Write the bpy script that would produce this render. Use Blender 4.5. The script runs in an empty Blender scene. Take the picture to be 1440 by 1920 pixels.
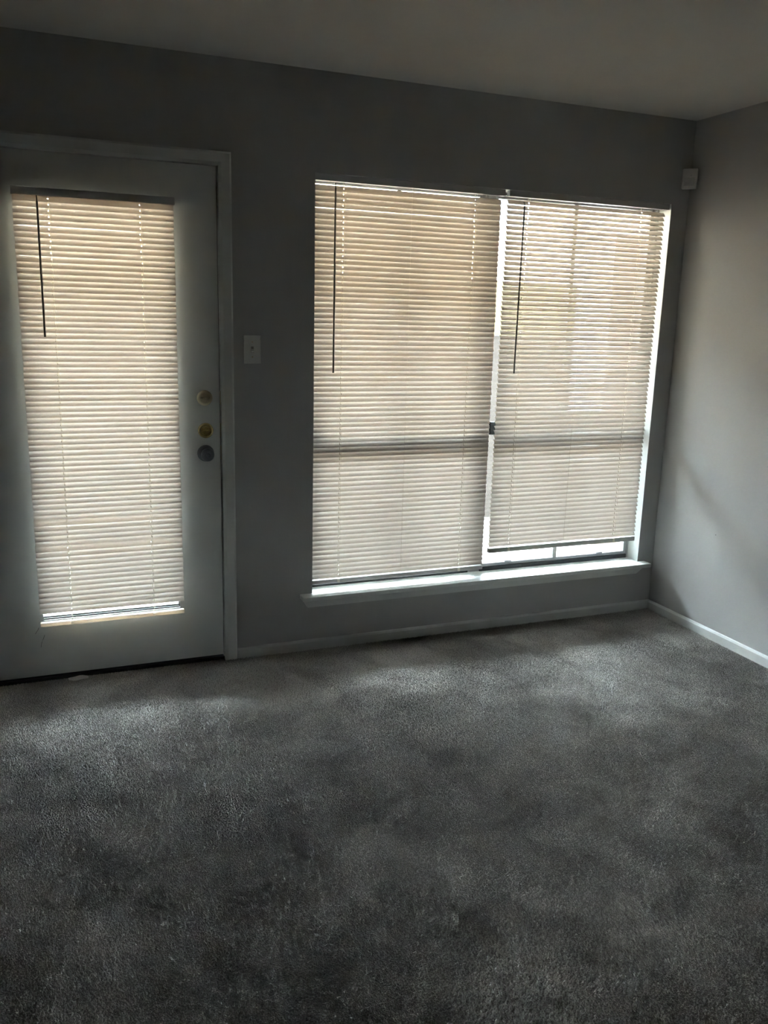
import bpy, bmesh, math, random
import numpy as np
from mathutils import Matrix, Vector
random.seed(7)
rng = np.random.default_rng(11)
S = bpy.context.scene
COL = S.collection

# ------------------------------------------------------------------ camera
# x = 0 is the right-hand wall, y = 0 the window wall, z = 0 the carpet; metres
F_PX = 1606.27
CAM = Vector((-2.9859, -3.5423, 1.5024))
YAW, PITCH, ROLL = -0.3846, -0.2264, 0.0271
fwd = Vector((-math.sin(YAW)*math.cos(PITCH), math.cos(YAW)*math.cos(PITCH), math.sin(PITCH)))
rt0 = Vector((math.cos(YAW), math.sin(YAW), 0.0)); up0 = rt0.cross(fwd)
rt = math.cos(ROLL)*rt0 + math.sin(ROLL)*up0
up = -math.sin(ROLL)*rt0 + math.cos(ROLL)*up0
cd = bpy.data.cameras.new('camera'); cam = bpy.data.objects.new('camera', cd); COL.objects.link(cam)
m = Matrix.Identity(4)
for i in range(3):
    m[i][0], m[i][1], m[i][2], m[i][3] = rt[i], up[i], -fwd[i], CAM[i]
cam.matrix_world = m
cd.sensor_fit = 'VERTICAL'; cd.sensor_height = 32.0; cd.sensor_width = 24.0
cd.lens = F_PX/1920*32.0
cd.clip_start = 0.02; cd.clip_end = 200
S.camera = cam

# ------------------------------------------------------------------ sky, exposure
SKY = (0.78, 0.89, 1.0); SKY_STRENGTH = 140.0
w = bpy.data.worlds.new('world'); S.world = w; w.use_nodes = True
bg = w.node_tree.nodes['Background']
bg.inputs['Color'].default_value = (*SKY, 1); bg.inputs['Strength'].default_value = SKY_STRENGTH
S.view_settings.view_transform = 'Standard'; S.view_settings.look = 'None'
S.view_settings.gamma = 1.0; S.view_settings.use_curve_mapping = False
S.view_settings.exposure = 0.10
S.cycles.diffuse_bounces = 6; S.cycles.max_bounces = 12; S.cycles.transparent_max_bounces = 16
S.cycles.sample_clamp_indirect = 40.0

# ------------------------------------------------------------------ materials
def mat(name, rgb, rough=0.6, metal=0.0, spec=0.5, noise=None, bump=None, transl=None):
    """noise=(scale, amount): slight colour variation; bump=(scale, strength, distance); transl=(rgb, fac)"""
    M = bpy.data.materials.new(name); M.use_nodes = True
    nt = M.node_tree; b = nt.nodes['Principled BSDF']
    b.inputs['Base Color'].default_value = (*rgb, 1); b.inputs['Roughness'].default_value = rough
    b.inputs['Metallic'].default_value = metal; b.inputs['Specular IOR Level'].default_value = spec
    tc = nt.nodes.new('ShaderNodeTexCoord')
    if noise:
        n = nt.nodes.new('ShaderNodeTexNoise'); n.inputs['Scale'].default_value = noise[0]; n.inputs['Detail'].default_value = 4
        nt.links.new(tc.outputs['Object'], n.inputs['Vector'])
        r = nt.nodes.new('ShaderNodeMapRange'); r.inputs['From Min'].default_value = .3; r.inputs['From Max'].default_value = .7
        r.inputs['To Min'].default_value = 1-noise[1]; r.inputs['To Max'].default_value = 1+noise[1]
        nt.links.new(n.outputs['Fac'], r.inputs['Value'])
        mx = nt.nodes.new('ShaderNodeVectorMath'); mx.operation = 'SCALE'; mx.inputs[0].default_value = rgb
        nt.links.new(r.outputs['Result'], mx.inputs['Scale']); nt.links.new(mx.outputs['Vector'], b.inputs['Base Color'])
    if bump:
        n2 = nt.nodes.new('ShaderNodeTexNoise'); n2.inputs['Scale'].default_value = bump[0]; n2.inputs['Detail'].default_value = 3
        nt.links.new(tc.outputs['Object'], n2.inputs['Vector'])
        bp = nt.nodes.new('ShaderNodeBump'); bp.inputs['Strength'].default_value = bump[1]; bp.inputs['Distance'].default_value = bump[2]
        nt.links.new(n2.outputs['Fac'], bp.inputs['Height']); nt.links.new(bp.outputs['Normal'], b.inputs['Normal'])
    if transl:
        t = nt.nodes.new('ShaderNodeBsdfTranslucent'); t.inputs['Color'].default_value = (*transl[0], 1)
        mx = nt.nodes.new('ShaderNodeMixShader'); mx.inputs['Fac'].default_value = transl[1]
        nt.links.new(b.outputs[0], mx.inputs[1]); nt.links.new(t.outputs[0], mx.inputs[2])
        nt.links.new(mx.outputs[0], nt.nodes['Material Output'].inputs['Surface'])
    return M

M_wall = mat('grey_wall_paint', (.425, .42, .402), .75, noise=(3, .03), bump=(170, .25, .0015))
M_far = mat('darkened_unseen_wall', (.10, .097, .09), .8, noise=(3, .03))  # unseen walls, colour darkened to cut the light they bounce back
M_ceil = mat('flat_ceiling_paint', (.50, .485, .44), .9, noise=(5, .02), bump=(220, .25, .0015))
M_trim = mat('white_gloss_trim', (.66, .67, .64), .38, noise=(9, .03), bump=(60, .05, .001))
M_door = mat('white_painted_door', (.64, .65, .615), .45, noise=(6, .03), bump=(90, .06, .001))
M_slat = mat('vinyl_slat', (.84, .82, .79), .45, transl=((.175, .130, .096), .38))
M_rail = mat('vinyl_rail', (.55, .54, .52), .4, noise=(12, .02))
M_hem = mat('translucent_hem_rail', (.80, .76, .70), .45, transl=((.85, .72, .58), .55))
M_wand = mat('clear_grey_wand', (.16, .16, .155), .25)
M_cord = mat('white_cord', (.85, .83, .78), .8, transl=((.9, .84, .72), .6))
M_alu = mat('grey_aluminium', (.36, .36, .36), .45, metal=.2, noise=(30, .05))
M_dark = mat('dark_latch', (.035, .04, .042), .4, metal=.3)
M_brass = mat('polished_brass', (.62, .50, .22), .2, metal=.75, noise=(60, .08))
M_sbrass = mat('worn_satin_brass', (.52, .44, .30), .34, metal=.6, noise=(60, .1))
M_pewter = mat('dark_pewter', (.10, .10, .105), .28, metal=.3, noise=(60, .1))
M_plate = mat('ivory_plastic', (.66, .655, .61), .35)
M_slot = mat('dark_slot', (.25, .25, .23), .6)
M_thresh = mat('dark_bronze_threshold', (.055, .052, .047), .5, metal=.3, noise=(30, .15))
M_foam = mat('black_weatherstrip', (.012, .012, .012), .9)
M_sensor = mat('white_sensor_plastic', (.62, .61, .58), .4)
M_lens = mat('frosted_lens', (.55, .55, .52), .3)
M_led = mat('chrome_dot', (.9, .9, .9), .08, metal=1.0)
M_paper = mat('white_paper', (.75, .75, .72), .8)
M_conc = mat('pale_concrete', (.30, .29, .275), .9, noise=(4, .06), bump=(80, .3, .002))
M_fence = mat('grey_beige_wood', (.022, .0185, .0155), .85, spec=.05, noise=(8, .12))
M_cream = mat('cream_board', (.060, .049, .023), .8, spec=.05, noise=(8, .05))
M_white = mat('white_post_paint', (.75, .75, .73), .6, noise=(8, .02))
M_stucco = mat('cream_stucco', (.42, .32, .22), .9, noise=(1.5, .04), bump=(60, .3, .004))
M_roof = mat('grey_shingle', (.12, .11, .10), .9, noise=(6, .2))
M_shade = mat('dark_window_glass', (.04, .045, .05), .1)
M_soffit = mat('soffit_paint', (.45, .42, .38), .9, noise=(3, .03))
M_scuff = mat('grey_scuff', (.10, .10, .09), .9)

def glass_mat():
    M = bpy.data.materials.new('window_glass'); M.use_nodes = True; nt = M.node_tree
    nt.nodes.remove(nt.nodes['Principled BSDF'])
    t = nt.nodes.new('ShaderNodeBsdfTransparent'); t.inputs['Color'].default_value = (.93, .95, .94, 1)
    g = nt.nodes.new('ShaderNodeBsdfGlossy'); g.inputs['Roughness'].default_value = .02
    f = nt.nodes.new('ShaderNodeFresnel'); f.inputs['IOR'].default_value = 1.35
    mx = nt.nodes.new('ShaderNodeMixShader')
    nt.links.new(f.outputs[0], mx.inputs['Fac']); nt.links.new(t.outputs[0], mx.inputs[1]); nt.links.new(g.outputs[0], mx.inputs[2])
    nt.links.new(mx.outputs[0], nt.nodes['Material Output'].inputs['Surface'])
    return M
M_glass = glass_mat()

def brick_mat():
    M = bpy.data.materials.new('red_brick'); M.use_nodes = True; nt = M.node_tree; b = nt.nodes['Principled BSDF']
    b.inputs['Roughness'].default_value = .9; b.inputs['Specular IOR Level'].default_value = .1
    tc = nt.nodes.new('ShaderNodeTexCoord'); mp = nt.nodes.new('ShaderNodeMapping'); mp.inputs['Rotation'].default_value = (math.pi/2, 0, math.pi/2)
    br = nt.nodes.new('ShaderNodeTexBrick'); br.inputs['Scale'].default_value = 4.6
    br.inputs['Color1'].default_value = (.15, .034, .020, 1); br.inputs['Color2'].default_value = (.19, .055, .034, 1)
    br.inputs['Mortar'].default_value = (.13, .085, .07, 1); br.inputs['Mortar Size'].default_value = .03
    nt.links.new(tc.outputs['Object'], mp.inputs['Vector']); nt.links.new(mp.outputs[0], br.inputs['Vector'])
    nt.links.new(br.outputs['Color'], b.inputs['Base Color'])
    bp = nt.nodes.new('ShaderNodeBump'); bp.inputs['Distance'].default_value = .006; bp.invert = True
    nt.links.new(br.outputs['Fac'], bp.inputs['Height']); nt.links.new(bp.outputs[0], b.inputs['Normal'])
    return M
M_brick = brick_mat()

def carpet_mat(name, base, fine):
    M = bpy.data.materials.new(name); M.use_nodes = True; nt = M.node_tree; b = nt.nodes['Principled BSDF']
    b.inputs['Roughness'].default_value = 1.0; b.inputs['Specular IOR Level'].default_value = .1
    tc = nt.nodes.new('ShaderNodeTexCoord')
    def noise(scale, detail, dist=0.0):
        n = nt.nodes.new('ShaderNodeTexNoise'); n.inputs['Scale'].default_value = scale; n.inputs['Detail'].default_value = detail
        n.inputs['Distortion'].default_value = dist
        nt.links.new(tc.outputs['Object'], n.inputs['Vector']); return n
    n1 = noise(5.5, 6, .8); n3 = noise(260, 2)
    r1 = nt.nodes.new('ShaderNodeMapRange'); r1.inputs['From Min'].default_value = .38; r1.inputs['From Max'].default_value = .62
    r1.inputs['To Min'].default_value = .84; r1.inputs['To Max'].default_value = 1.16
    r3 = nt.nodes.new('ShaderNodeMapRange'); r3.inputs['From Min'].default_value = .3; r3.inputs['From Max'].default_value = .7
    r3.inputs['To Min'].default_value = 1-fine; r3.inputs['To Max'].default_value = 1+fine
    nt.links.new(n1.outputs['Fac'], r1.inputs['Value']); nt.links.new(n3.outputs['Fac'], r3.inputs['Value'])
    mu = nt.nodes.new('ShaderNodeMath'); mu.operation = 'MULTIPLY'
    nt.links.new(r1.outputs[0], mu.inputs[0]); nt.links.new(r3.outputs[0], mu.inputs[1])
    sc = nt.nodes.new('ShaderNodeVectorMath'); sc.operation = 'SCALE'; sc.inputs[0].default_value = base
    nt.links.new(mu.outputs[0], sc.inputs['Scale']); nt.links.new(sc.outputs['Vector'], b.inputs['Base Color'])
    bp = nt.nodes.new('ShaderNodeBump'); bp.inputs['Strength'].default_value = .8; bp.inputs['Distance'].default_value = .006
    nt.links.new(n3.outputs['Fac'], bp.inputs['Height']); nt.links.new(bp.outputs[0], b.inputs['Normal'])
    return M
M_carpet = carpet_mat('grey_carpet_backing', (.24, .23, .215), .3)
M_pile = carpet_mat('grey_carpet_yarn', (.395, .382, .356), .35)

# ------------------------------------------------------------------ helpers
def tag(o, label=None, cat=None, group=None, kind=None):
    if label: o['label'] = label
    if cat: o['category'] = cat
    if group: o['group'] = group
    if kind: o['kind'] = kind
    return o
def empty(name, loc):
    o = bpy.data.objects.new(name, None); COL.objects.link(o); o.location = loc; o.empty_display_size = .05
    return o
def wloc(o):
    p = Vector((0, 0, 0))
    while o is not None:
        p += Vector(o.location); o = o.parent
    return p
def link(name, me, parent=None, at=(0, 0, 0)):
    """at is a world position; parents are never rotated"""
    o = bpy.data.objects.new(name, me); COL.objects.link(o)
    if parent is not None:
        o.parent = parent; o.location = Vector(at) - wloc(parent)
    else:
        o.location = at
    return o
def from_bm(name, bm, material, parent=None, at=(0, 0, 0), smooth=False):
    me = bpy.data.meshes.new(name); bm.normal_update(); bm.to_mesh(me); bm.free()
    me.materials.append(material)
    if smooth:
        for p in me.polygons: p.use_smooth = True
    return link(name, me, parent, at)
def bm_box(bm, x0, x1, y0, y1, z0, z1, bev=0.0, seg=2):
    r = bmesh.ops.create_cube(bm, size=1.0)
    vs = r['verts']
    for v in vs:
        v.co = Vector(((x0+x1)/2+v.co.x*(x1-x0), (y0+y1)/2+v.co.y*(y1-y0), (z0+z1)/2+v.co.z*(z1-z0)))
    if bev > 0:
        es = list({e for v in vs for e in v.link_edges})
        bmesh.ops.bevel(bm, geom=es, offset=bev, segments=seg, affect='EDGES', profile=.6)
def box(name, x0, x1, y0, y1, z0, z1, material, parent=None, bev=0.0, seg=2):
    """mesh centred on the middle of its bottom face"""
    c = Vector(((x0+x1)/2, (y0+y1)/2, z0)); bm = bmesh.new()
    bm_box(bm, x0-c.x, x1-c.x, y0-c.y, y1-c.y, z0-c.z, z1-c.z, bev, seg)
    return from_bm(name, bm, material, parent, c)
def lathe(name, prof, material, parent, at, axis='-y', n=32):
    """prof: list of (radius, height); revolved about the axis that points into the room (-y)"""
    bm = bmesh.new(); rings = []
    for r, h in prof:
        if r < 1e-6: rings.append([bm.verts.new((0, -h, 0))])
        else: rings.append([bm.verts.new((r*math.cos(2*math.pi*k/n), -h, r*math.sin(2*math.pi*k/n))) for k in range(n)])
    for a, b in zip(rings, rings[1:]):
        for k in range(n):
            k2 = (k+1) % n
            if len(a) == 1: bm.faces.new((a[0], b[k2], b[k]))
            elif len(b) == 1: bm.faces.new((a[k], a[k2], b[0]))
            else: bm.faces.new((a[k], a[k2], b[k2], b[k]))
    bmesh.ops.recalc_face_normals(bm, faces=bm.faces)
    return from_bm(name, bm, material, parent, at, True)
def tube(name, pts, r, material, parent=None, at=(0, 0, 0), n=6):
    bm = bmesh.new(); rings = []
    pts = [Vector(p) for p in pts]
    for i, p in enumerate(pts):
        d = (pts[min(i+1, len(pts)-1)]-pts[max(i-1, 0)]).normalized()
        a = d.orthogonal().normalized(); b = d.cross(a)
        rings.append([bm.verts.new(p+r*(math.cos(2*math.pi*k/n)*a+math.sin(2*math.pi*k/n)*b)) for k in range(n)])
    for A, B in zip(rings, rings[1:]):
        # align rings by nearest start
        s = min(range(n), key=lambda k: (A[0].co-pts[0]-(B[k].co-pts[0])).length)
        B[:] = B[s:]+B[:s]
        for k in range(n):
            bm.faces.new((A[k], A[(k+1) % n], B[(k+1) % n], B[k]))
    bm.faces.new(rings[0][::-1]); bm.faces.new(rings[-1])
    bmesh.ops.recalc_face_normals(bm, faces=bm.faces)
    return from_bm(name, bm, material, parent, at, True)
def prism_x(name, prof, x0, x1, material, parent=None, at=None, e0=0.0, e1=0.0):
    """prof: (y, z) outline extruded along x"""
    bm = bmesh.new(); c = Vector(((x0+x1)/2, 0, 0))
    A = [bm.verts.new((x0-c.x, y, z)) for y, z in prof]; B = [bm.verts.new((x1-c.x, y, z)) for y, z in prof]
    n = len(prof)
    for k in range(n): bm.faces.new((A[k], A[(k+1) % n], B[(k+1) % n], B[k]))
    bm.faces.new(A[::-1]); bm.faces.new(B); bmesh.ops.recalc_face_normals(bm, faces=bm.faces)
    return from_bm(name, bm, material, parent, c)

# ------------------------------------------------------------------ key measures
H = 2.44
WL, WR, WT, WB = -1.8929, -0.0987, 2.0589, 0.262          # window opening
DX0, DX1 = -3.2110, -2.2966                               # door leaf
DT, DB = 2.0468, 0.0237
OX0, OX1, OT = -3.221, -2.2895, 2.0525                    # door opening
ROOM_X0, ROOM_Y0 = -5.6, -6.6
TH = 0.16                                                 # wall thickness

# ------------------------------------------------------------------ room shell
def rect_wall(name, cells, y0, y1, material):
    bm = bmesh.new()
    for (x0, x1, z0, z1) in cells: bm_box(bm, x0, x1, y0, y1, z0, z1)
    return tag(from_bm(name, bm, material), kind='structure')
rect_wall('wall_back', [
    (ROOM_X0-.16, OX0, 0, H), (OX0, OX1, OT, H), (OX1, WL, 0, H),
    (WL, WR, WT, H), (WL, WR, 0, WB-.022), (WR, .16, 0, H)], 0, TH, M_wall)
bm = bmesh.new(); bm_box(bm, 0, .16, ROOM_Y0-.16, 0, 0, H); tag(from_bm('wall_right', bm, M_wall), kind='structure')
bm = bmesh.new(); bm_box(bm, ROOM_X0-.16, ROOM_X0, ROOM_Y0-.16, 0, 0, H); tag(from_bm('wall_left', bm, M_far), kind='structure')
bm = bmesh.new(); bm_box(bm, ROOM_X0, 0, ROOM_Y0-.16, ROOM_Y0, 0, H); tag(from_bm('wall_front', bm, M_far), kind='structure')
bm = bmesh.new(); bm_box(bm, ROOM_X0-.16, .16, ROOM_Y0-.16, TH, H, H+.15); tag(from_bm('ceiling', bm, M_ceil), kind='structure')
bm = bmesh.new(); bm_box(bm, ROOM_X0-.16, .16, ROOM_Y0-.16, TH, -.12, -.004)
floor = tag(from_bm('floor', bm, M_carpet), kind='structure')

# carpet pile: short leaning tufts over the part of the floor in view
def carpet_pile(x0, x1, y0, y1, step):
    nx, ny = int((x1-x0)/step), int((y1-y0)/step)
    gx, gy = np.meshgrid(np.arange(nx), np.arange(ny), indexing='ij')
    px = x0+(gx+rng.random(gx.shape))*step; py = y0+(gy+rng.random(gx.shape))*step
    px = px.ravel(); py = py.ravel(); N = len(px)
    keep = py < -.014
    keep |= (px > OX0+.01) & (px < OX1-.01) & (py < -.002)
    px = px[keep]; py = py[keep]; N = len(px)
    # lean field: smooth random patches, like footprints and vacuum strokes
    def field(scale, seed):
        r = np.random.default_rng(seed); G = r.standard_normal((64, 64))
        u = (px-x0)/scale; v = (py-y0)/scale
        i = np.floor(u).astype(int); j = np.floor(v).astype(int); a = u-i; b = v-j
        a = a*a*(3-2*a); b = b*b*(3-2*b)
        g = lambda p, q: G[p % 64, q % 64]
        return g(i, j)*(1-a)*(1-b)+g(i+1, j)*a*(1-b)+g(i, j+1)*(1-a)*b+g(i+1, j+1)*a*b
    lx = .0028*(field(.42, 1)+.6*field(.13, 2)); ly = .0028*(field(.42, 3)+.6*field(.13, 4))
    ang = rng.random(N)*2*np.pi; rad = step*(.48+.22*rng.random(N)); h = .0066*(.75+.4*rng.random(N))
    V = np.zeros((N, 4, 3), np.float32)
    for k in range(3):
        V[:, k, 0] = px+rad*np.cos(ang+k*2.0944); V[:, k, 1] = py+rad*np.sin(ang+k*2.0944); V[:, k, 2] = -.0045
    V[:, 3, 0] = px+lx+.0016*rng.standard_normal(N); V[:, 3, 1] = py+ly+.0016*rng.standard_normal(N); V[:, 3, 2] = -.004+h
    base = (np.arange(N)*4)[:, None]
    F = np.concatenate([base+np.array([[0, 1, 3]]), base+np.array([[1, 2, 3]]), base+np.array([[2, 0, 3]])], 1).reshape(-1)
    me = bpy.data.meshes.new('carpet_pile')
    me.vertices.add(N*4); me.vertices.foreach_set('co', V.reshape(-1))
    nf = N*3; me.loops.add(nf*3); me.polygons.add(nf)
    me.loops.foreach_set('vertex_index', F.astype(np.int32))
    me.polygons.foreach_set('loop_start', (np.arange(nf)*3).astype(np.int32))
    me.update(calc_edges=True); me.materials.append(M_pile)
    o = bpy.data.objects.new('carpet_pile', me); COL.objects.link(o); o.parent = floor
    tag(o, 'short mottled grey carpet pile', kind='stuff')
carpet_pile(-4.6, -.013, -3.3, 0, .0062)

# baseboards with a small stepped top
BZ = .0462
def bb_profile(sgn=-1): return [(0, -.004), (-.013, -.004), (-.013, BZ-.010), (-.009, BZ-.002), (-.006, BZ), (0, BZ)]
o = prism_x('baseboard_back', bb_profile(), -2.2375, -.0002, M_trim); tag(o, kind='structure')
o = prism_x('baseboard_left', bb_profile(), ROOM_X0, OX0-.06, M_trim); tag(o, kind='structure')
bm = bmesh.new(); pr = [(x, z) for x, z in bb_profile()]
A = [bm.verts.new((y, ROOM_Y0, z)) for y, z in pr]; B = [bm.verts.new((y, -.0135, z)) for y, z in pr]
for k in range(len(pr)): bm.faces.new((A[k], A[(k+1) % len(pr)], B[(k+1) % len(pr)], B[k]))
bm.faces.new(A[::-1]); bm.faces.new(B); bmesh.ops.recalc_face_normals(bm, faces=bm.faces)
tag(from_bm('baseboard_right', bm, M_trim), kind='structure')

# ------------------------------------------------------------------ door frame (casing, jamb, threshold)
tr = tag(empty('trim_1', ((OX0+OX1)/2, 0, 0)), kind='structure')
CW = .0525
def mitre_casing():
    z1 = OT-.003; xo, xi = OX1+CW, OX1-.001
    prof = [(-.0, 0.0), (-.011, 0.0), (-.015, .012), (-.015, CW-.008), (-.009, CW), (0, CW)]  # (y, distance from inner edge)
    def sweep(name, p0, p1, inn, mi0, mi1):
        # p0/p1 along the run; inn = outward direction of the casing width; mi = mitre at that end
        bm = bmesh.new(); d = (p1-p0).normalized(); R = []
        for P, mi in ((p0, mi0), (p1, mi1)):
            R.append([bm.verts.new(P+inn*t+Vector((0, y, 0))+d*t*mi) for y, t in prof])
        n = len(prof)
        for k in range(n): bm.faces.new((R[0][k], R[0][(k+1) % n], R[1][(k+1) % n], R[1][k]))
        bm.faces.new(R[0][::-1]); bm.faces.new(R[1]); bmesh.ops.recalc_face_normals(bm, faces=bm.faces)
        return from_bm(name, bm, M_trim, tr, wloc(tr)*0) 
    V = Vector
    for nm, a, b, i, m0, m1 in (
        ('side_casing', V((xi, 0, -.004)), V((xi, 0, z1)), V((1, 0, 0)), 0, 1),
        ('side_casing', V((OX0+.001, 0, -.004)), V((OX0+.001, 0, z1)), V((-1, 0, 0)), 0, 1),
        ('head_casing', V((OX0+.001, 0, z1)), V((xi, 0, z1)), V((0, 0, 1)), -1, 1)):
        sweep(nm, a, b, i, m0, m1)
mitre_casing()
# jamb boards lining the opening and the dark stop behind the leaf
box('side_jamb', OX1-.002, OX1, .001, TH, .0, OT, M_trim, tr)
box('side_jamb', OX0, OX0+.002, .001, TH, .0, OT, M_trim, tr)
box('head_jamb', OX0+.002, OX1-.002, .001, TH, OT-.002, OT, M_trim, tr)
box('door_stop', DX1-.012, OX1-.0021, .050, .075, .02, OT-.003, M_foam, tr)
box('door_stop', OX0+.0021, DX0+.012, .050, .075, .02, OT-.003, M_foam, tr)
box('door_stop', DX0, DX1, .050, .075, DT-.012, OT-.0025, M_foam, tr)
box('weatherstrip', DX1+.0005, OX1-.0021, .018, .049, .02, OT-.003, M_foam, tr)
box('weatherstrip', DX0+.001, DX1, .018, .049, DT+.0004, OT-.0025, M_foam, tr)
box('threshold', OX0+.0021, OX1-.0021, .002, TH+.04, -.002, .012, M_thresh, tr, .003)
for z, h in ((1.150, .055), (1.017, .055), (.922, .060)):
    box('strike_plate', OX1-.0045, OX1-.0021, -.0008, .016, z-h/2, z+h/2, M_sbrass, tr, .0008)

# ------------------------------------------------------------------ door leaf
door = tag(empty('door_1', ((DX0+DX1)/2, .02, 0)), kind='structure')
LX0, LX1, LZ0, LZ1 = -3.024, -2.480, .262, 1.895            # glazed opening
bm = bmesh.new(); y0, y1 = 0.0, .045
xs = [DX0, LX0, LX1, DX1]; zs = [DB, LZ0, LZ1, DT]
gv = {}
for yi, y in enumerate((y0, y1)):
    for i, x in enumerate(xs):
        for k, z in enumerate(zs): gv[yi, i, k] = bm.verts.new((x, y, z))
for i in range(3):
    for k in range(3):
        if (i, k) == (1, 1): continue
        bm.faces.new((gv[0, i, k], gv[0, i+1, k], gv[0, i+1, k+1], gv[0, i, k+1]))
        bm.faces.new((gv[1, i, k], gv[1, i, k+1], gv[1, i+1, k+1], gv[1, i+1, k]))
for k in range(3):
    bm.faces.new((gv[0, 0, k], gv[0, 0, k+1], gv[1, 0, k+1], gv[1, 0, k])); bm.faces.new((gv[0, 3, k], gv[1, 3, k], gv[1, 3, k+1], gv[0, 3, k+1]))
for i in range(3):
    bm.faces.new((gv[0, i, 0], gv[1, i, 0], gv[1, i+1, 0], gv[0, i+1, 0])); bm.faces.new((gv[0, i, 3], gv[0, i+1, 3], gv[1, i+1, 3], gv[1, i, 3]))
q = [(1, 1), (2, 1), (2, 2), (1, 2)]
for a, b in zip(q, q[1:]+q[:1]): bm.faces.new((gv[0, a[0], a[1]], gv[0, b[0], b[1]], gv[1, b[0], b[1]], gv[1, a[0], a[1]]))
bmesh.ops.recalc_face_normals(bm, faces=bm.faces)
leaf = from_bm('leaf', bm, M_door, door, (0, 0, 0))
bm = bmesh.new()
for (a, b, c, d) in ((-3.034, LX0, .238, 1.915), (LX1, -2.471, .238, 1.915), (LX0, LX1, .238, LZ0), (LX0, LX1, LZ1, 1.915)):
    bm_box(bm, a, b, -.004, .052, c, d)
from_bm('lite_frame', bm, M_door, door)
box('pane', LX0, LX1, .020, .024, LZ0, LZ1, M_glass, door)
box('door_sweep', DX0+.002, DX1-.002, .010, .040, .0125, DB, M_foam, door)
# hardware
def deadbolt(x, z, material):
    o = lathe('deadbolt', [(0.0315, 0), (.0315, .006), (.029, .012), (.021, .015), (.019, .0135), (.012, .0135), (0, .0135)], material, door, (x, 0, z), n=40)
    bm = bmesh.new(); n = 20
    pr = [(.018*math.cos(t), .0048*math.sin(t)*(1+.35*abs(math.cos(t)))) for t in [2*math.pi*k/n for k in range(n)]]
    A = [bm.verts.new((px, -.012, pz)) for px, pz in pr]; B = [bm.verts.new((px*.96, -.029, pz*.8)) for px, pz in pr]
    for k in range(n): bm.faces.new((A[k], A[(k+1) % n], B[(k+1) % n], B[k]))
    bm.faces.new(A[::-1]); bm.faces.new(B); bmesh.ops.recalc_face_normals(bm, faces=bm.faces)
    from_bm('thumb_turn', bm, material, o, (x, 0, z), True)
    return o
deadbolt(-2.3585, 1.1505, M_sbrass); deadbolt(-2.3569, 1.0170, M_brass)
kb = lathe('door_knob', [(.0345, 0), (.0345, .004), (.031, .009), (.020, .012), (.0125, .015), (.0125, .026), (.017, .031), (.0245, .037),
        (.0272, .045), (.0262, .053), (.021, .0595), (.014, .062), (0, .0625)], M_pewter, door, (-2.3585, 0, .9220), n=40)
lathe('knob_button', [(.0085, 0), (.0085, .003), (.006, .0045), (0, .0045)], M_pewter, kb, (-2.3585, -.061, .9220), n=20)
for pts in ([(-3.0231, -.0006, .1983), (-3.029, -.0006, .184), (-3.036, -.0006, .168), (-3.0400, -.0006, .148)],
            [(-3.0430, -.0006, .2320), (-3.050, -.0006, .219), (-3.058, -.0006, .2074)]):
    tube('scuff_mark', pts, .0007, M_scuff, door, (0, 0, 0), 5)

# ------------------------------------------------------------------ window: liner, stool, apron, two aluminium units
tr2 = tag(empty('trim_2', ((WL+WR)/2, 0, WB)), kind='structure')
box('side_liner', WR-.001, WR+.0, .0005, .085, WB, WT, M_trim, tr2)
box('side_liner', WL, WL+.001, .0005, .085, WB, WT, M_trim, tr2)
box('head_liner', WL+.001, WR-.001, .0005, .085, WT-.001, WT, M_trim, tr2)
st = box('window_stool', WL, WR, -.002, .16, WB-.022, WB+.004, M_trim, tr2)
box('stool_nosing', -1.9505, -.055, -.060, -.0002, WB-.016, WB+.0045, M_trim, tr2, .004, 3)
bm = bmesh.new(); pr = [(-1.918, .2055), (-.116, .2055), (-.078, WB-.016), (-1.944, WB-.016)]
A = [bm.verts.new((x, -.034 if z > .22 else -.020, z)) for x, z in pr]; B = [bm.verts.new((x, -.0002, z)) for x, z in pr]
for k in range(4): bm.faces.new((A[k], A[(k+1) % 4], B[(k+1) % 4], B[k]))
bm.faces.new(A[::-1]); bm.faces.new(B); bmesh.ops.recalc_face_normals(bm, faces=bm.faces)
from_bm('apron', bm, M_trim, tr2)
FY0, FY1 = .085, .135
SB = WB+.004
MX = (WL+WR)/2
box('mullion', -1.051, -1.010, FY0, FY1, SB, WT-.001, M_alu, tr2, .002)
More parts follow.
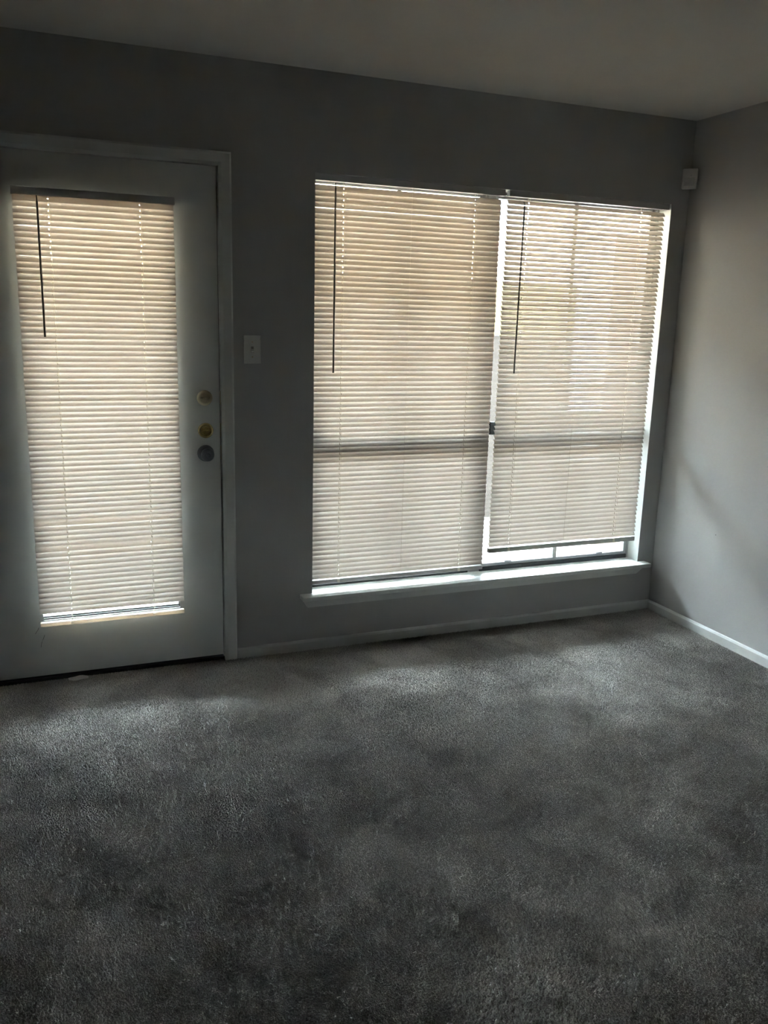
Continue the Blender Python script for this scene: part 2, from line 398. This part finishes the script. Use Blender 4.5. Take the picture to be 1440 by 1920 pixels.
def window_unit(name, x0, x1):
    wn = tag(empty(name, ((x0+x1)/2, .11, SB)), kind='structure')
    fw = .012; zt = WT-.0015; zm = .950
    for a, b in ((x0, x0+fw), (x1-fw, x1)): box('side_frame', a, b, FY0, FY1, SB, zt, M_alu, wn, .002)
    box('head_frame', x0+fw, x1-fw, FY0, FY1, zt-fw, zt, M_alu, wn, .002)
    box('sill_track', x0+fw, x1-fw, FY0-.004, FY1, SB, SB+.020, M_dark, wn, .002)
    a, b = x0+fw, x1-fw
    lo = empty('lower_sash', ((a+b)/2, .098, SB+.020)); lo.parent = wn; lo.location = Vector(lo.location)-wloc(wn)
    def sash(root, y0, y1, z0, z1, tp=.034):
        bar = .016
        box('bottom_rail', a, b, y0, y1, z0, z0+bar, M_alu, root, .002); box('top_rail', a, b, y0, y1, z1-tp, z1, M_alu, root, .002)
        box('stile', a, a+bar, y0, y1, z0+bar, z1-tp, M_alu, root, .002); box('stile', b-bar, b, y0, y1, z0+bar, z1-tp, M_alu, root, .002)
        mx = (a+b)/2
        box('muntin', mx-.010, mx+.010, y0+.004, y1-.002, z0+bar, z1-tp, M_alu, root, .002)
        for p, q_ in ((a+bar, mx-.010), (mx+.010, b-bar)):
            box('pane', p-.004, q_+.004, (y0+y1)/2-.002, (y0+y1)/2+.002, z0+bar-.004, z1-tp+.004, M_glass, root)
    sash(lo, .088, .108, SB+.020, zm+.050)
    for t in (.18, .80):
        xx = a+(b-a)*t; box('sash_lift', xx-.018, xx+.018, .076, .088, SB+.036, SB+.046, M_alu, lo, .002)
    lt = box('latch', a+.004, a+.040, .068, .100, zm+.050, zm+.062, M_dark, lo, .002)
    box('latch_lever', a+.008, a+.036, .062, .074, zm+.004, zm+.066, M_dark, lt, .003)
    uo = empty('upper_sash', ((a+b)/2, .12, zm+.01)); uo.parent = wn; uo.location = Vector(uo.location)-wloc(wn)
    sash(uo, .112, .132, zm+.005, zt-fw, .012)
window_unit('window_1', WL+.001, -1.051)
window_unit('window_2', -1.010, WR-.001)

# ------------------------------------------------------------------ mini blinds
def slat_mesh(name, length, width, tilt, holes, flip=1):
    """curved slat, tilt from level with the room edge down, slots where the cords run through"""
    xs = [-length/2]
    for h in holes: xs += [h-.0018, h+.0018]
    xs.append(length/2)
    nr = 5; sag = .0021; prof = []
    for k in range(nr+1):
        t = -1+2*k/nr                                # -1 room edge, +1 outer edge
        u = t*width/2; v = sag*(1-t*t)
        ct, s_ = math.cos(tilt), math.sin(tilt)
        prof.append((u*ct-v*s_*1.0, u*s_+v*ct))      # (y outwards, z)
    vs = []; fs = []
    for x in xs:
        for y, z in prof: vs.append((x, y, z))
    n = nr+1
    for i in range(len(xs)-1):
        for k in range(nr):
            if i % 2 == 1 and k == 2: continue
            fs.append((i*n+k, (i+1)*n+k, (i+1)*n+k+1, i*n+k+1))
    me = bpy.data.meshes.new(name); me.from_pydata(vs, [], fs); me.materials.append(M_slat)
    for p in me.polygons: p.use_smooth = True
    return me

def blind(name, label, x0, x1, hx0, hx1, yc, z_head, head_h, z_first, z_last, pitch, tilt, holes, mids, wand, rail, odd={}, group=None, stack=0, ease=0.0, hem=M_rail):
    root = empty(name, ((x0+x1)/2, yc, rail[0])); tag(root, label, 'blind', group)
    hd = box('head_rail', hx0, hx1, yc-.0125, yc+.0125, z_head-head_h, z_head, M_rail, root, .0012)
    L = x1-x0; xc = (x0+x1)/2
    me = slat_mesh('slat', L, .0254, tilt, [h-xc for h in holes])
    n = int(round((z_first-z_last)/pitch))+1
    for i in range(n):
        z = z_first-i*(z_first-z_last)/(n-1)
        o = link('slat', me, root, (xc+random.gauss(0, .0007), yc, z+random.gauss(0, .0004)))
        o.rotation_euler = (math.radians(max(-.25, random.gauss(0, .4))+odd.get(i, 0)-ease*i/(n-1)), random.gauss(0, .0003), 0)
    for k in range(stack):
        o = link('slat', me, root, (xc, yc, rail[1]+.0125+.0035*k)); o.rotation_euler = (-(tilt-math.radians(62)), 0, 0)
    br = box('bottom_rail', x0, x1, yc-.0115, yc+.0115, rail[0], rail[1], hem, root, .004, 3)
    for h in holes:
        for s in (-1, 1): tube('ladder_cord', [(0, 0, 0), (0, 0, z_head-head_h-rail[1])], .0004, M_cord, root, (h+.003, yc+s*.0122, rail[1]), 5)
        tube('lift_cord', [(0, 0, 0), (0, 0, z_head-head_h-rail[1])], .0012, M_cord, root, (h, yc, rail[1]), 5)
        box('cord_plug', h-.006, h+.006, yc-.0145, yc-.010, rail[0]+.002, rail[1]-.002, M_cord, br, .001)
    for h in mids:
        tube('ladder_cord', [(0, 0, 0), (0, 0, z_head-head_h-rail[1])], .0004, M_cord, root, (h, yc-.0122, rail[1]), 5)
    wx, wz0, wz1, lean = wand
    wy = yc-.020
    wd = tube('tilt_wand', [(lean, 0, 0), (0, 0, wz1-wz0)], .0038, M_wand, root, (wx, wy, wz0), 6)
    tube('wand_hook', [(0, .016, .020), (0, .006, .018), (0, 0, .010), (0, 0, -.004)], .0022, M_wand, wd, (wx, wy, wz1), 6)
    # lift cord catch by the wand
    box('cord_lock', wx-.055, wx-.030, yc-.0155, yc-.0125, z_head-head_h+.001, z_head-head_h+.010, M_rail, hd, .001)
    return root
R = math.radians
blind('window_blind', 'white mini blind tightly closed, over the window half nearer the door', -1.8905, -1.0235, -1.8918, -1.0095, .0145,
      2.0560, .0260, 2.0035, .3370, .0221, R(70.5), [-1.766, -1.1535], [-1.46], (-1.807, 1.2525, 2.004, 0.0), (.3020, .3220), {31: 10, 0: -3, 3: 2.0, 12: 1.2}, ease=14.0)
blind('window_blind', 'white mini blind partly open with its hem raised above the sill', -.9930, -.1270, -.9885, -.1075, .0145,
      2.0560, .0250, 2.0090, .4200, .0221, R(51), [-.884, -.262], [-.57], (-.914, 1.250, 1.992, -.004), (.3800, .4040))
blind('door_blind', 'white mini blind glowing behind its closed slats, on the glazed door', -3.0360, -2.4680, -3.0400, -2.4640, -.0340,
      1.9160, .0270, 1.8790, .3120, .0212, R(63), [-2.9155, -2.5925], [], (-2.9535, 1.388, 1.868, 0.0), (.2480, .2640), {57: 22, 62: 20, 63: 10}, ease=13.0, hem=M_hem)

# ------------------------------------------------------------------ switch, sensor, scrap, wall mark
sw = tag(empty('light_switch', (-2.1593, 0, 1.290)), 'ivory single toggle light switch between door casing and window', 'light switch')
box('plate', -2.1945, -2.1240, -.0055, -.0002, 1.2905, 1.4050, M_plate, sw, .0025, 3)
box('slot', -2.1645, -2.1540, -.0062, -.0050, 1.3350, 1.3600, M_slot, sw)
tg = box('toggle', -2.1635, -2.1550, -.0170, -.0050, 1.3385, 1.3500, M_plate, sw, .0015)
tg.rotation_euler = (R(-22), 0, 0)
for z in (1.3175, 1.3780): lathe('screw', [(.0034, 0), (.0034, .0008), (.0022, .0015), (0, .0016)], M_sbrass, sw, (-2.1593, -.0054, z), n=14)

sn = tag(empty('motion_sensor', (-.036, -.036, 2.1275)), 'small white motion sensor mounted high across the room corner', 'sensor')
def rot45(o): o.rotation_euler = (0, 0, R(-45)); return o
bm = bmesh.new(); bm_box(bm, -.034, .034, -.019, .019, 0, .090, .005, 3)
body = rot45(from_bm('body', bm, M_sensor, sn, (-.038, -.038, 2.1270)))
bm = bmesh.new(); n = 10; A = []; B = []
for k in range(n+1):
    t = -1+2*k/n; A.append(bm.verts.new((.024*t, -.0192-.004*(1-t*t), .012))); B.append(bm.verts.new((.024*t, -.0192-.004*(1-t*t), .048)))
for k in range(n): bm.faces.new((A[k], A[k+1], B[k+1], B[k]))
bm.faces.new(A[::-1]); bm.faces.new(B)
rot45(from_bm('lens', bm, M_lens, sn, (-.038, -.038, 2.1270), True))
led = lathe('led', [(.003, 0), (.0026, .0015), (0, .0022)], M_led, sn, (-.038, -.038, 2.1270), n=12)
led.rotation_euler = (0, 0, R(-45)); dl = Matrix.Rotation(R(-45), 3, 'Z') @ Vector((.006, -.0189, .058)); led.location = Vector(led.location)+dl

bm = bmesh.new(); bmesh.ops.create_grid(bm, x_segments=8, y_segments=3, size=.5)
for v in bm.verts:
    t = v.co.x*2; v.co = Vector((v.co.x*.078, v.co.y*.044*(1-.55*t*t), .0015*math.sin(v.co.x*9)+.001*math.cos(v.co.y*7)))
r = bmesh.ops.extrude_face_region(bm, geom=bm.faces[:])
for v in [g for g in r['geom'] if isinstance(g, bmesh.types.BMVert)]: v.co.z += .0012
bmesh.ops.recalc_face_normals(bm, faces=bm.faces)
o = from_bm('paper_scrap', bm, M_paper, None, (-2.905, -.030, .0080)); o.rotation_euler = (0, 0, R(4))
tag(o, 'thin torn white scrap lying on the carpet at the foot of the door', 'scrap')
o = lathe('nail', [(.0022, 0), (.0022, .001), (0, .0014)], M_scuff, None, (-.0002, -.430, .511), n=10); o.rotation_euler = (0, 0, R(-90))
tag(o, 'tiny dark nail head in the bare grey side wall', 'nail')

# ------------------------------------------------------------------ outdoors: patio, fence, brick wing, roof overhang
GZ = -.06
bm = bmesh.new(); bm_box(bm, -30, 30, TH, 60, GZ-.2, GZ); tag(from_bm('patio_ground', bm, M_conc), kind='structure')
fe = tag(empty('patio_fence', (-1.8, 2.32, GZ)), 'grey wooden patio fence with pale upper boards outside the window', 'fence')
bw = .138
xs = np.arange(-4.6, .94, .142)
def bmesh_box_mesh(name, sx, sy, sz, material, bev):
    bm = bmesh.new(); bm_box(bm, -sx/2, sx/2, -sy/2, sy/2, 0, sz, bev, 1); me = bpy.data.meshes.new(name); bm.to_mesh(me); bm.free(); me.materials.append(material); return me
m_lo = bmesh_box_mesh('board', bw, .020, 1.418, M_fence, .003); m_hi = bmesh_box_mesh('upper_board', bw, .020, .365, M_cream, .003)
for x in xs:
    link('board', m_lo, fe, (x+bw/2, 2.32+random.uniform(-.003, .003), GZ+.01)); link('upper_board', m_hi, fe, (x+bw/2, 2.32+random.uniform(-.002, .002), GZ+1.465))
box('rail', -4.62, .95, 2.285, 2.335, GZ+1.430, GZ+1.455, M_cream, fe, .004)
box('rail', -4.62, .95, 2.331, 2.370, GZ+.25, GZ+.34, M_fence, fe, .004)
for x in (-4.62, -2.8, -.95): box('post', x-.05, x+.05, 2.372, 2.470, GZ, GZ+1.83, M_fence, fe, .006)
box('post', .955, 1.045, 2.28, 2.37, GZ, GZ+2.05, M_white, fe, .006)
bm = bmesh.new(); bm_box(bm, 0, .22, 0, .98, 0, 2.08); bw_ = from_bm('brick_wall', bm, M_brick, None, (.50, .26, GZ))
tag(bw_, 'low red brick wing wall beside the patio outside the window', 'wall')
bm = bmesh.new(); bm_box(bm, -4.1, 1.4, TH, 2.00, 2.60, 2.80); tag(from_bm('roof_overhang', bm, M_soffit), kind='structure')

# pale apartment building across the yard
by, bt = 11.0, 6.8
ab = tag(empty('apartment_building', (1.0, by, GZ)), kind='structure')
bm = bmesh.new(); bm_box(bm, -22, 24, by, by+8, GZ, bt); from_bm('wall', bm, M_stucco, ab)
bm = bmesh.new(); V_ = [bm.verts.new(p) for p in ((-22.5, by-.5, bt), (24.5, by-.5, bt), (24.5, by+8.5, bt), (-22.5, by+8.5, bt), (-18.5, by+4, bt+1.6), (20.5, by+4, bt+1.6))]
for f in ((0, 1, 5, 4), (1, 2, 5), (2, 3, 4, 5), (3, 0, 4), (0, 3, 2, 1)): bm.faces.new([V_[k] for k in f])
bmesh.ops.recalc_face_normals(bm, faces=bm.faces); from_bm('roof', bm, M_roof, ab)
for k in range(9):
    for z in (.9, 3.2, 5.1):
        x = -20+k*5.0
        wv = box('window', x-.65, x+.65, by-.05, by+.05, GZ+z, GZ+z+1.3, M_white, ab)
        box('pane', x-.57, x+.57, by-.06, by-.045, GZ+z+.08, GZ+z+1.22, M_shade, wv)
